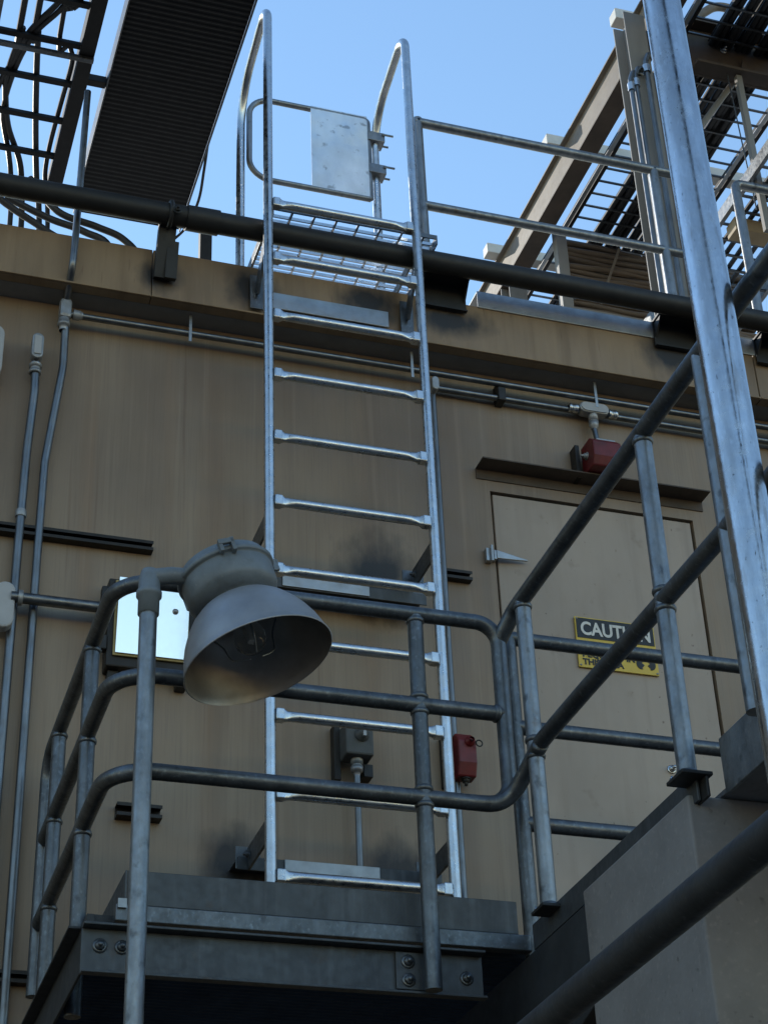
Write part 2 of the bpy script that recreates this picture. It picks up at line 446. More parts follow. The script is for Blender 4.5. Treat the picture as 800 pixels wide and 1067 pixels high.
hd = MB().box(2.553, 3.628, 6.105, WY, 6.078, 6.084).box(2.553, 3.628, WY - .006, WY - .0005, 6.03, 6.078)
part('door_hood', hd, 'brown_steel', bld, label='narrow brown drip hood above the door')
part('wall_tag', MB().box(3.70, 3.725, WY - .006, WY - .001, 6.10, 6.17), 'red', bld)

# ------------------------------------------------------------------ caution sign
def text_mesh(body, size, x, y, z, bold=0.0, width=None):
    cu = bpy.data.curves.new('txt', 'FONT'); cu.body = body; cu.size = size; cu.extrude = 0.0006; cu.offset = bold
    cu.align_x = 'LEFT'
    ob = bpy.data.objects.new('txt', cu); COL.objects.link(ob)
    dg = bpy.context.evaluated_depsgraph_get()
    me = bpy.data.meshes.new_from_object(ob.evaluated_get(dg))
    bpy.data.objects.remove(ob, do_unlink=True)
    if width:
        xs_ = [v.co.x for v in me.vertices]
        me.transform(Matrix.Diagonal((width / (max(xs_) - min(xs_)), 1, 1, 1)))
    me.transform(Matrix.Translation((x, y, z)) @ Matrix.Rotation(R(90), 4, 'X'))
    return me
sg = thing('caution_sign', 'yellow and black caution sign fixed on the tan door', 'sign', (3.125, WY, 5.17))
part('plate', MB().box(2.945, 3.305, WY - .006, WY + .002, 5.165, 5.402), 'sign_yellow', sg, 0.001)
part('header', MB().box(2.950, 3.300, WY - .008, WY - .0065, 5.303, 5.397), 'sign_black', sg)
for nm, body, size, x, z, mm, bo, wd_ in (('heading_lettering', 'CAUTION', .086, 2.966, 5.319, 'sign_white', .0024, .315),
                                     ('text_lettering', 'REQUIRED IN', .038, 2.963, 5.214, 'sign_black', .0014, .235),
                                     ('text_lettering', 'THIS AREA', .038, 2.963, 5.179, 'sign_black', .0014, .185)):
    me = text_mesh(body, size, x, WY - .0095 if nm[0] == 'h' else WY - .0075, z, bo, wd_)
    o_ = Vector((3.125, WY, 5.17)); me.transform(Matrix.Translation(-o_))
    me.materials.clear(); me.materials.append(M[mm])
    o = bpy.data.objects.new(nm, me); COL.objects.link(o); o.parent = sg; ORG[o.name] = o_
for cx, flip in ((3.226, 1), (3.272, -1)):
    pts = []
    for k in range(15):
        a = R(70 + 220 * k / 14); pts.append((cx + flip * .021 * math.cos(a), WY - .0065, 5.212 + .026 * math.sin(a)))
    pts += [(cx + flip * .004, WY - .0065, 5.193), (cx + flip * .016, WY - .0065, 5.206), (cx + flip * .004, WY - .0065, 5.216), (cx + flip * .014, WY - .0065, 5.226)]
    part('pictogram', MB().prism(pts, (0, -.0015, 0)), 'sign_black', sg)
for x in (2.953, 3.297):
    for z in (5.174, 5.394):
        part('screw', MB().lathe([(0, .005), (.003, .004), (.004, 0)], (x, WY - .006, z), (0, -1, 0), 10), 'cast', sg)

# ================================================================== ROOF LADDER
LY = 5.80
LX0, LX1 = 1.530, 2.195
lad = thing('roof_ladder', 'bright galvanised fixed ladder with hooped tops climbing from platform to roof', 'ladder', ((LX0 + LX1) / 2, LY, 3.5))
for x, zt in ((LX0, 8.25), (LX1, 8.25)):
    p = fillet([(x, LY, 3.62), (x, LY, zt), (x, 6.30, zt - .13), (x, 6.30, 6.80)], [0, .085, .26, 0], 12)
    part('stile', MB().tube(p, .0205, 16), 'galv_new', lad)
zr = [7.016 - .3035 * i for i in range(11)]
rb = MB()
L = LX1 - LX0
# flattened square ends that swell into a round tube: (x, half depth, half height, squareness)
half = [(.018, .0165, .0215, .35), (.052, .0165, .0215, .35), (.060, .0105, .0200, .5), (.078, .0145, .0190, .8), (.100, .0195, .0190, 1.0), (.125, .0200, .0195, 1.0)]
secs = half + [(L - x, d, h_, q) for x, d, h_, q in reversed(half)]
NS = 16
vs_, fs = [], []
for x, d, h_, q in secs:
    for k in range(NS):
        a = 2 * math.pi * (k + .5) / NS
        ca, sa = math.cos(a), math.sin(a)
        vs_.append((LX0 + x, LY - .004 + d * math.copysign(abs(ca) ** q, ca), zr[0] + h_ * math.copysign(abs(sa) ** q, sa)))
for i in range(len(secs) - 1):
    for k in range(NS):
        fs.append((i * NS + k, i * NS + (k + 1) % NS, (i + 1) * NS + (k + 1) % NS, (i + 1) * NS + k))
rb.add(vs_, fs, True)
rung = part('rung', rb, 'galv_new', lad)
clips = []
for x in (LX0 + .019, LX1 - .019 - .030):
    clip = MB().box(x, x + .030, LY - .0235, LY + .016, zr[0] - .0225, zr[0] + .0225)
    clips.append(part('rung_clip', clip, 'galv_new', rung, 0.004))
for z in zr[1:]:
    r_ = copy_at(rung, (0, 0, z - zr[0]), lad)
    for cl0 in clips:
        copy_at(cl0, (0, 0, 0), r_)
# stand-off arms and wall bars
AY = 6.06                    # the arms stop at an angle that stands out from the wall
for zw, za in ((5.328, 5.395), (4.150, 4.145)):
    for x in (LX0 - .012, LX1):
        b = MB().bar((x, LY + .015, za), (x, AY, za), .010, .085, (0, 0, 1))
        b.hexbolt((x - .006, AY - .03, za + .005), (-1, 0, 0), .012, .012)
        b.box(x - .045, x + .045, AY + .009, AY + .015, zw - .04, max(zw, za) + .045)
        part('standoff_bracket', b, 'galv_dark', lad, 0.002)
    part('wall_angle', MB().box(LX0 - .05, LX1 + .05, AY + .002, AY + .008, zw - .045, zw + .005).box(LX0 - .05, LX1 + .05, AY + .008, WY - .001, zw - .001, zw + .005), 'plate_dark', lad, 0.002)
    part('wall_bar', MB().box(LX0 + .12, LX1 - .19, AY - .004, AY + .001, zw - .040, zw + .004), 'galv_sheet', lad, 0.001)
# step-off grating at the top with its carrier
GZ = 7.030
st = part('step_frame', MB().box(1.565, 2.300, 5.835, 5.841, GZ - .012, GZ + .010).box(1.565, 2.300, 6.310, 6.316, GZ - .012, GZ + .010)
          .box(1.559, 1.565, 5.835, 6.316, GZ - .04, GZ + .010).box(2.300, 2.306, 5.835, 6.316, GZ - .04, GZ + .010), 'galv_dark', lad)
bbar = part('bearing_bar', MB().box(1.566, 2.299, 5.885, 5.891, GZ - .008, GZ + .008), 'galv_new', st)
for i in range(1, 13):
    copy_at(bbar, (0, .0325 * i, 0))
cbar = part('cross_bar', MB().box(1.647, 1.656, 5.842, 6.309, GZ - .005, GZ + .006), 'galv_new', st)
for i in range(1, 7):
    copy_at(cbar, (.099 * i, 0, 0))
for x in (1.540, 2.215):
    part('support_arm', MB().bar((x, LY + .02, 6.96), (x, FY - .02, 6.70), .012, .06).bar((x, LY + .03, GZ - .075), (x, 6.32, GZ - .075), .008, .05)
         .box(x - .03, x + .03, FY - .022, FY - .013, 6.62, 6.80), 'galv_dark', lad, 0.002)
part('fascia_plate', MB().box(1.60, 2.13, FY - .021, FY - .013, 6.64, 6.725), 'galv_sheet', lad, 0.002)

# ------------------------------------------------------------------ swing gate on the ladder top
gt = thing('safety_gate', 'small swing gate with a pale metal panel closing the ladder top', 'gate', (2.19, 6.28, 7.6))
z1, z0 = 8.112, 7.60
p = fillet([(2.155, 6.275, z0), (2.155, 6.275, z1), (1.565, 6.275, z1), (1.565, 6.275, z0), (2.155, 6.275, z0)], [0, .025, .11, .11, 0], 8)
part('gate_frame', MB().tube(p, .0145, 12), 'galv_old', gt)
part('gate_panel', MB().box(1.865, 2.150, 6.262, 6.266, z0 - .005, z1 + .012), 'pale_sheet', gt, 0.001, 'pale stained sheet metal panel')
for z in (8.00, 7.79):
    hb = MB().box(2.150, 2.235, 6.255, 6.325, z - .028, z + .028)
    hb.tube([(2.22, 6.25, z + .012), (2.275, 6.25, z + .012)], .006, 8).tube([(2.22, 6.30, z - .016), (2.265, 6.30, z - .016)], .006, 8)
    part('hinge_clamp', hb, 'galv_old', gt, 0.004)

# ================================================================== BLACK PIPE ALONG THE ROOF EDGE
pp = thing('black_pipe', 'long black pipe carried along the roof edge behind the ladder', 'pipe', (2, 5.91, 6.95))
part('pipe_run', MB().tube([(-6, 5.91, 6.94), (2, 5.91, 6.951), (9, 5.91, 6.951)], .049, 20), 'black', pp)
part('coupling', MB().tube([(1.20, 5.91, 6.949), (1.34, 5.91, 6.95)], .056, 20), 'black', pp)
part('coupling', MB().tube([(3.60, 5.91, 6.951), (3.72, 5.91, 6.951)], .075, 20), 'black', pp)
for x in (1.13, 4.6):
    hb = MB().bar((x, FY - .012, 6.70), (x + .0, 5.93, 6.99), .075, .035, (0, 1, 0)).bar((x + .03, FY - .03, 6.69), (x + .03, 5.98, 6.86), .05, .03, (0, 1, 0))
    hb.tube([(x, 5.91 + .055 * math.cos(a), 6.95 + .055 * math.sin(a)) for a in [R(10 * k) for k in range(37)]], .010, 8, False)
    hb.hexbolt((x + .02, 5.85, 6.93), (0, -1, 0), .013, .014)
    part('pipe_hanger', hb, 'black', pp, 0.002)

# ================================================================== ROOF GUARDRAILS
def roof_bracket(x, t):
    b = MB().box(x - .05, x + .17, FY - .016, FY - .010, 6.80, 6.95)          # plate
    b.box(x - .05, x + .17, FY - .105, FY - .016, 6.936, 6.946)               # shelf
    for xx in (x - .044, x + .158):
        b.prism([(xx, FY - .016, 6.85), (xx, FY - .016, 6.936), (xx, FY - .09, 6.936)], (.008, 0, 0))
    b.box(x - .05, x + .17, FY - .03, FY - .016, 6.80, 6.806)
    part('fascia_bracket', b, 'black', t)
RY = 5.975
rg = thing('roof_guardrail', 'weathered two-rail guardrail on the roof edge right of the ladder', 'guardrail', (2.9, RY, 6.95))
part('post', MB().tube([(2.30, RY, 6.946), (2.30, RY, 7.873)], .0235), 'galv_old', rg)
part('post', MB().tube([(3.51, RY, 6.946), (3.51, RY, 7.852)], .0235), 'galv_old', rg)
part('top_rail', MB().tube([(2.285, RY, 7.855), (3.75, RY, 7.852)], .0235), 'galv_old', rg)
part('mid_rail', MB().tube([(2.30, RY, 7.340), (3.75, RY, 7.342)], .022), 'galv_old', rg)
roof_bracket(2.33, rg); roof_bracket(3.47, rg)
rg2 = thing('roof_guardrail', 'guardrail end on the roof edge just right of the tall pole', 'guardrail', (4.2, RY, 6.95))
p = fillet([(3.955, RY, 6.946), (3.955, RY, 7.872), (6.2, RY, 7.872)], [0, .03, 0], 6)
part('post', MB().tube(p[:-1], .0235), 'galv_old', rg2)
part('top_rail', MB().tube([p[-2], (6.2, RY, 7.872)], .0235), 'galv_old', rg2)
part('mid_rail', MB().tube([(3.955, RY, 7.342), (6.2, RY, 7.342)], .022), 'galv_old', rg2)
part('post', MB().tube([(5.2, RY, 6.946), (5.2, RY, 7.86)], .0235), 'galv_old', rg2)
roof_bracket(3.99, rg2); roof_bracket(5.2, rg2)

# ================================================================== ACCESS PLATFORM
PF = 4.83
pl = thing('access_platform', 'steel access platform with bolted channel beam below the ladder', 'platform', (1.6, 5.4, 3.3))
ch = MB().box(.750, 1.895, PF, PF + .008, 3.268, 3.392).box(.750, 1.895, PF - .035, PF + .008, 3.392, 3.400).box(.750, 1.895, PF - .030, PF, 3.262, 3.270)
part('front_beam', ch, 'plate_dark', pl, 0.002)
sb = MB().box(.750, .758, PF + .008, WY - .01, 3.268, 3.40).box(.715, .75, PF + .01, WY - .01, 3.392, 3.400)
part('side_beam', sb, 'deck_dark', pl, 0.002)
part('front_ledge', MB().box(.838, 2.05, PF - .006, PF + .03, 3.418, 3.466), 'galv_dark', pl, 0.003)
part('kick_plate', MB().box(.872, 2.020, PF + .012, PF + .020, 3.472, 3.572), 'plate_dark', pl, 0.002)
part('kick_plate', MB().box(.864, .871, PF + .014, WY - .06, 3.472, 3.572), 'plate_dark', pl, 0.002)
part('kick_tab', MB().box(.842, .866, PF - .016, PF - .007, 3.452, 3.478), 'galv_sheet', pl)
dk = part('deck_frame', MB().box(.77, .79, PF + .05, WY - .02, 3.41, 3.452).box(5.0, 5.02, PF + .05, WY - .02, 3.41, 3.452), 'deck_dark', pl)
b0 = part('bearing_bar', MB().box(.79, 5.0, PF + .060, PF + .065, 3.418, 3.455), 'deck_dark', dk)
for i in range(1, 44):
    copy_at(b0, (0, .030 * i, 0))
c0 = part('cross_rod', MB().bar((.86, PF + .06, 3.452), (.86, WY - .02, 3.452), .007, .007), 'deck_dark', dk)
for i in range(1, 41):
    copy_at(c0, (.1 * i, 0, 0))
for x in (.80, .86):
    part('bolt', MB().hexbolt((x, PF - .001, 3.345), (0, -1, 0)), 'galv_dark', pl)
gu = MB().box(1.632, 1.745, PF - .012, PF - .001, 3.278, 3.386)
part('splice_plate', gu, 'plate_dark', pl, 0.002)
for x, z in ((1.668, 3.358), (1.668, 3.305), (1.845, 3.325)):
    part('bolt', MB().hexbolt((x, PF - (.012 if x < 1.8 else .001), z), (0, -1, 0)), 'galv_dark', pl)
part('back_beam', MB().box(.76, 5.0, WY - .018, WY - .008, 3.26, 3.40), 'deck_dark', pl)
part('cross_beam', MB().box(2.04, 2.05, 3.9, WY - .03, 3.20, 3.405).box(2.05, 2.11, 3.9, WY - .03, 3.20, 3.208).box(2.05, 2.11, 3.9, WY - .03, 3.397, 3.405), 'deck_dark', pl, 0.002)
part('knee_brace', MB().bar((2.08, 4.42, 3.185), (2.08, 6.15, 2.75), .07, .10), 'deck_dark', pl, 0.003)

# rails: front and left side of the platform
RYF, RR = 4.765, .0245
gr = thing('platform_guardrail', 'dark pipe guardrail with rounded corners round the front and left of the platform', 'guardrail', (1.4, RYF, 3.4))
TZ, MZ, BZ = 4.457, 4.142, 3.839
SX = .792
BYK = 6.06
lp = fillet([(SX, BYK, 3.60), (SX, BYK, TZ), (SX, RYF, TZ), (1.995, RYF, TZ), (1.995, RYF, BZ), (SX, RYF, BZ), (SX, BYK - .03, BZ)], [0, .10, .14, .075, .075, .14, 0], 10)
part('top_rail', MB().tube(lp, RR, 16), 'galv_dark', gr)
mp_ = fillet([(1.995, RYF, MZ), (SX, RYF, MZ), (SX, BYK - .03, MZ)], [0, .14, 0], 10)
part('mid_rail', MB().tube(mp_, RR, 16), 'galv_dark', gr)
part('post', MB().tube([(1.722, RYF, 3.262), (1.722, RYF, TZ - .01)], RR, 16), 'galv_dark', gr)
part('post', MB().tube([(SX, 5.19, 3.262), (SX, 5.19, TZ - .01)], RR, 16), 'galv_dark', gr)
part('post', MB().tube([(SX, 5.82, 3.262), (SX, 5.82, TZ - .01)], RR, 16), 'galv_dark', gr)

def weld(parent, c, axis, r0):
    part('weld_bead', MB().lathe([(-.009, r0), (-.006, r0 + .0035), (0, r0 + .005), (.006, r0 + .0035), (.009, r0)], c, axis, 18), 'galv_dark', parent)
for z in (TZ - .026, MZ - .026, MZ + .026, BZ - .026, BZ + .026):
    weld(gr, (1.722, RYF, z), (0, 0, 1), RR)
for y in (5.19, 5.82):
    for z in (TZ - .026, MZ - .026, BZ - .026):
        weld(gr, (SX, y, z), (0, 0, 1), RR)
weld(gr, (1.970, RYF, MZ), (1, 0, 0), RR)

# rail in front of the door
dg_ = thing('door_guardrail', 'three-rail pipe guardrail running in front of the tan door', 'guardrail', (2.8, 4.85, 3.47))
for z in (TZ + .006, 4.148, 3.826):
    part('rail', MB().tube([(2.065, 4.85, z), (4.6, 4.85, z)], .0235, 14), 'galv_dark', dg_)
part('post', MB().tube([(2.065, 4.85, 3.41), (2.065, 4.85, TZ + .01)], .0245, 14), 'galv_dark', dg_)
part('post', MB().tube([(3.6, 4.85, 3.41), (3.6, 4.85, TZ + .01)], .0245, 14), 'galv_dark', dg_)

# ================================================================== WALKWAY TOWARDS THE CAMERA
wk = thing('walkway', 'raised walkway with a blue grey edge plate running out from the platform', 'walkway', (2.6, 3.0, 3.4))
part('deck_plate', MB().box(2.125, 3.05, -1.2, PF - .02, 3.440, 3.452), 'concrete', wk)
part('edge_plate', MB().box(2.112, 2.122, -1.2, 3.70, 3.425, 3.572), 'galv_old', wk, 0.002)
part('stringer', MB().box(2.046, 2.054, 3.72, 4.80, 3.412, 3.488), 'plate_dark', wk, 0.002)
for y in (4.63, 3.727, 2.6, 1.4):
    b = MB().box(1.992, 2.075, y - .045, y + .045, 3.464, 3.474).box(2.056, 2.064, y - .04, y + .04, 3.41, 3.464)
    part('post_foot', b, 'black', wk, 0.002)
    part('foot_bolt', MB().hexbolt((2.004, y + .034, 3.474), (0, 0, 1), .006, .008), 'galv_new', wk)
part('far_beam', MB().box(3.05, 3.06, -1.2, PF - .02, 3.3, 3.46), 'galv_dark', wk)
wg = thing('walkway_guardrail', 'worn galvanised guardrail sloping across the door towards the tall pole', 'guardrail', (2.03, 3.5, 3.48))
part('top_rail', MB().tube(fillet([(1.998, RYF, 4.40), (2.03, 4.70, 4.477), (2.03, 3.6, 4.495), (2.03, -1.0, 4.53)], .05), .026, 16), 'galv_dark', wg)
part('mid_rail', MB().tube(smooth_path([(1.90, RYF, 3.839), (1.955, 4.762, 3.845), (1.998, 4.74, 3.875), (2.022, 4.68, 3.925), (2.03, 4.60, 3.960), (2.03, 4.4, 3.971), (2.03, 3.0, 3.966), (2.03, -1.0, 3.960)], 5), .0248, 16), 'galv_dark', wg)
for y in (4.63, 3.727):
    part('post', MB().tube([(2.03, y, 3.474), (2.03, y, 4.48)], .0245, 16), 'galv_old', wg)
for y in (3.365, 1.4):
    part('post', MB().tube([(2.03, y, 3.474), (2.03, y, 4.49)], .0245, 16), 'galv_old', wg)
for y, zt in ((4.63, 4.478), (3.727, 4.493)):
    weld(wg, (2.03, y, zt - .028), (0, 0, 1), .0245)
    weld(wg, (2.03, y, 3.968 - .027), (0, 0, 1), .0245)
    weld(wg, (2.03, y, 3.968 + .027), (0, 0, 1), .0245)
    weld(wg, (2.03, y, 3.479), (0, 0, 1), .0245)
pr = thing('support_pier', 'broad beige painted block under the walkway at the lower right', 'pier', (2.5, 4.05, 0))
part('pier_body', MB().box(2.031, 3.0, 3.745, 4.40, 0.02, 3.437), 'concrete', pr, 0.006)
part('pier_foot', MB().box(1.98, 3.05, 3.70, 4.45, 0, .018), 'concrete', pr, 0.004)

# ------------------------------------------------------------------ tall pole
po = thing('tall_pole', 'tall shiny galvanised steel pole standing nearest at the right', 'pole', (1.928, 3.1, 0))
part('pole_shaft', MB().tube([(1.928, 3.1, 0), (1.928, 3.1, 3), (1.928, 3.1, 5), (1.928, 3.1, 7.6)], .0505, 40), 'pole', po)
part('base_plate', MB().box(1.80, 2.05, 2.97, 3.23, 0, .02), 'galv_old', po, 0.003)
# ------------------------------------------------------------------ near dark handrail
nr = thing('near_handrail', 'thick dark pipe handrail crossing the bottom right corner', 'handrail', (1.2, 2.4, 0))
part('rail', MB().tube([(1.2, -1.0, 2.54), (1.2, 4.1, 2.532)], .0275, 20), 'rail_dark', nr)
for y in (-.9, 1.2, 3.6):
    part('post', MB().tube([(1.2, y, 0), (1.2, y, 2.53)], .025, 16), 'rail_dark', nr)

# ================================================================== LAMP
PX, PY = .829, 4.455
lm = thing('area_light', 'grey bell shaped area light with open reflector on its own pole', 'light', (PX, PY, 2.6))
part('pole', MB().tube([(PX, PY, 0), (PX, PY, 4.23)], .0250, 18), 'galv_old', lm)
part('pole_base', MB().box(PX - .12, PX + .12, PY - .12, PY + .12, 0, .015), 'galv_dark', lm, 0.003)
el = MB().lathe([(-.02, .0), (-.02, .030), (.033, .030), (.036, .036), (.050, .036), (.053, .031), (.096, .030), (.120, .023), (.129, 0)], (PX, PY, 4.184), (0, 0, 1), 24)
part('elbow', el, 'ballast', lm)
AX = Vector((0.290, -0.124, -0.949)).normalized()
rim = Vector((1.134, 4.422, 4.041))
top = rim - AX * .332
part('arm', MB().tube([(PX, PY, 4.282), (PX + .06, PY - .01, 4.292), top + AX * .055 + Vector((-.06, 0, 0))], .025, 16), 'ballast', lm)
hs = part('ballast_housing', MB().lathe([(0, 0), (.001, .118), (.005, .127), (.026, .130), (.028, .139), (.031, .142), (.041, .142), (.044, .139), (.045, .132), (.050, .134), (.104, .132), (.116, .127), (.128, .112), (.134, .094), (.136, .084), (.165, .080)], top, AX, 44), 'ballast', lm)
side = Vector((0.15, -1, 0)); side = (side - AX * side.dot(AX)).normalized()
for k, ang in enumerate((12, 150, 270)):
    d = Matrix.Rotation(R(ang), 3, AX) @ side
    tn = AX.cross(d)
    part('latch', MB().bar(top + AX * .012 + d * .145, top + AX * .056 + d * .145, .012, .022, d).bar(top + AX * .016 + d * .144 + tn * .035, top + AX * .052 + d * .144 + tn * .035, .012, .02, d)
         .bar(top + AX * .022 + d * .150 - tn * .006, top + AX * .022 + d * .150 + tn * .041, .016, .012, d), 'ballast', hs, 0.002)
prof = [(.143, .083), (.148, .100), (.160, .122), (.182, .145), (.212, .167), (.246, .186), (.280, .200), (.312, .2085), (.330, .212), (.334, .216), (.336, .213)]
part('reflector', MB().lathe(prof, top, AX, 56), 'reflector', lm)
part('reflector_lining', MB().lathe([(.336, .2125), (.330, .2095), (.312, .2055), (.280, .197), (.246, .183), (.212, .164), (.184, .142), (.166, .118), (.158, .06), (.158, 0)], top, AX, 56), 'reflector_in', lm)
part('bulb', MB().lathe([(.160, .02), (.184, .02), (.198, .024), (.222, .038), (.252, .047), (.276, .044), (.296, .028), (.303, 0)], top, AX, 28), 'glass', lm)
bf = MB()
for k in range(2):
    d = Matrix.Rotation(R(40 + 180 * k), 3, AX) @ side
    bf.tube([top + AX * .165 + d * .006, top + AX * .21 + d * .010, top + AX * .265 + d * .010], .0022, 6)
bf.tube([top + AX * .205, top + AX * .265], .008, 8)
part('filament', bf, 'tube_sun_filament_white', lm)
for k in range(3):
    d = Matrix.Rotation(R(20 + 120 * k), 3, AX) @ side
    gw = MB().tube(smooth_path([top + AX * .178 + d * .12, top + AX * .235 + d * .085, top + AX * .29 + d * .07, top + AX * .315 + d * .02], 5), .0024, 6)
    part('bulb_guard', gw, 'galv_sheet', lm)

# ================================================================== WALL SERVICES
def lb_fitting(mb_, x, y, z0, z1, wdt=.026):
    pts = []
    for (cz, s) in ((z1 - wdt, 1), (z0 + wdt, -1)):
        for k in range(9):
            a = R(180 * k / 8) if s > 0 else R(180 + 180 * k / 8)
            pts.append((x + wdt * math.cos(a), y, cz + wdt * math.sin(a)))
    mb_.prism(pts, (0, -.05, 0))
    return pts
def conduit_thing(label, pts, r, bend=.08, name='conduit', group=None, n=12):
    t = thing(name, label, 'conduit', pts[0], group)
    part('pipe', MB().tube(fillet(pts, bend, 6), r, n), 'conduit', t)
    return t
CY = 6.165
t = conduit_thing('long upper conduit with a cast corner fitting under the roof soffit', [(.752, 6.13, 6.505), (1.5, 6.135, 6.513), (6.5, 6.135, 6.515)], .0145)
f = MB().box(.722, .773, 6.105, 6.16, 6.475, 6.575); part('corner_fitting', f, 'cast', t, 0.015)
part('fitting_hub', MB().lathe([(0, .023), (.02, .023), (.02, .026), (.035, .026), (.035, .018), (.06, .018)], (.745, 6.13, 6.475), (0, 0, -1), 16), 'cast', t)
part('fitting_hub', MB().lathe([(0, .022), (.03, .022), (.03, .017), (.04, .017)], (.780, 6.13, 6.507), (1, 0, 0), 16), 'cast', t)
conduit_thing('thin conduit rising past the black pipe to the cable trays at left', [(.748, 6.12, 6.57), (.748, 6.00, 6.66), (.752, 6.00, 6.8), (.762, 6.00, 7.66)], .0150, .05)
conduit_thing('inner of two wall conduits at left, offset below the corner fitting', [(.752, 6.13, 6.43), (.757, 6.15, 6.25), (.713, CY, 5.78), (.711, CY, 5.4), (.716, CY, .1)], .0165, .4)
t = conduit_thing('outer of two wall conduits at left, capped by a pale oval fitting', [(.646, 6.15, 6.25), (.650, 6.15, 6.1), (.640, CY, 5.82), (.636, CY, 5.4), (.624, CY, .1)], .0175, .4)
f = MB(); lb_fitting(f, .645, 6.16, 6.245, 6.372, .024); part('oval_fitting', f, 'cast', t, 0.006)
part('oval_cover', MB().box(.630, .660, 6.105, 6.1105, 6.262, 6.354), 'white_cast', t, 0.008)
part('fitting_hub', MB().lathe([(0, .026), (.015, .026), (.015, .021), (.03, .021), (.03, .025), (.045, .025), (.045, .019)], (.646, 6.15, 6.235), (0, 0, -1), 16), 'cast', t)
part('offset_nut', MB().lathe([(0, .021), (.02, .023), (.03, .021)], (.637, CY, 5.54), (0, 0, -1), 12), 'cast', t)
t = thing('vertical_conduit', 'pale oval conduit fitting cut by the upper left picture edge', 'conduit', (.48, 6.15, 6.25))
f = MB(); lb_fitting(f, .470, 6.16, 6.13, 6.38, .040); part('oval_fitting', f, 'white_cast', t, 0.006)
part('pipe', MB().tube([(.470, CY - .02, 6.14), (.470, CY - .02, .1)], .0165, 12), 'conduit', t)
t = conduit_thing('short level conduit crossing the two wall conduits into the bright cover box', [(.62, 6.115, 5.125), (1.0, 6.115, 5.125)], .0215, 0)
f = MB(); lb_fitting(f, .598, 6.155, 4.99, 5.185, .038); part('oval_fitting', f, 'white_cast', t, 0.008)
part('lock_nut', MB().lathe([(0, .03), (.018, .03), (.018, .022)], (.645, 6.115, 5.125), (1, 0, 0), 6), 'cast', t)
t = conduit_thing('thin vertical conduit running down beside the right ladder stile', [(2.366, CY, 6.42), (2.366, CY, 5.5), (2.366, CY, 3.6)], .0125, .1)
f = MB(); lb_fitting(f, 2.364, 6.165, 6.415, 6.485, .017); part('oval_fitting', f, 'cast', t, 0.005)
t = conduit_thing('lower of the paired conduits from ladder to door, with pale tee fitting', [(2.39, CY, 6.456), (3.0, CY - .005, 6.452), (6.5, CY - .005, 6.452)], .0145)
f = MB()
pts = []
for (cx, s) in ((3.165, 1), (3.075, -1)):
    for k in range(9):
        a = R(-90 + 180 * k / 8) if s > 0 else R(90 + 180 * k / 8)
        pts.append((cx + .027 * math.cos(a), 6.175, 6.459 + .027 * math.sin(a)))
f.prism(pts, (0, -.05, 0)); part('tee_fitting', f, 'cast', t, 0.006)
f = MB(); f.prism([(p_[0] if True else 0, 6.125, p_[2]) for p_ in [((q[0] - 3.12) * .9 + 3.12, 0, (q[2] - 6.459) * .82 + 6.459) for q in pts]], (0, -.005, 0)); part('tee_cover', f, 'white_cast', t)
for x, d in ((3.045, -1), (3.195, 1)):
    part('tee_hub', MB().lathe([(0, .021), (.02, .021), (.02, .018), (.028, .018), (.028, .021), (.042, .020), (.042, .015)], (x, 6.15, 6.455), (d, 0, 0), 14), 'galv_new', t)
part('drop_hub', MB().lathe([(0, .022), (.03, .022), (.03, .018), (.036, .018), (.036, .023), (.06, .021), (.066, .017), (.075, .013)], (3.118, 6.15, 6.432), (0, 0, -1), 16), 'cast', t)
part('drop_pipe', MB().tube([(3.118, 6.15, 6.36), (3.122, 6.135, 6.25)], .012, 12), 'conduit', t)
part('conduit_clamp', MB().box(2.665, 2.700, 6.135, WY, 6.43, 6.53), 'black', t, 0.004)

def strut(label, x0, x1, z, dep=.042, name='strut_channel', hgt=.042):
    s = MB().box(x0, x1, WY - .004, WY - .001, z - hgt / 2, z + hgt / 2)
    s.box(x0, x1, WY - dep, WY - .004, z + hgt / 2 - .004, z + hgt / 2).box(x0, x1, WY - dep, WY - .004, z - hgt / 2, z - hgt / 2 + .004)
    s.box(x0, x1, WY - dep, WY - dep + .003, z + hgt / 2 - .013, z + hgt / 2 - .004).box(x0, x1, WY - dep, WY - dep + .003, z - hgt / 2 + .004, z - hgt / 2 + .013)
    return single(name, s, 'strut', label, 'channel', base=((x0 + x1) / 2, WY, z))
strut('long dark strut channel on the wall behind the two left conduits', .2, 1.157, 5.455)
strut('dark strut channel low on the wall at the bottom left corner', .2, .90, 3.70)
strut('short dark strut channel on the wall behind the lamp pole', 1.058, 1.222, 4.335, .05, hgt=.05)
strut('tiny strut channel clamping the thin conduit beside the right ladder stile', 2.36, 2.49, 5.515, .036)

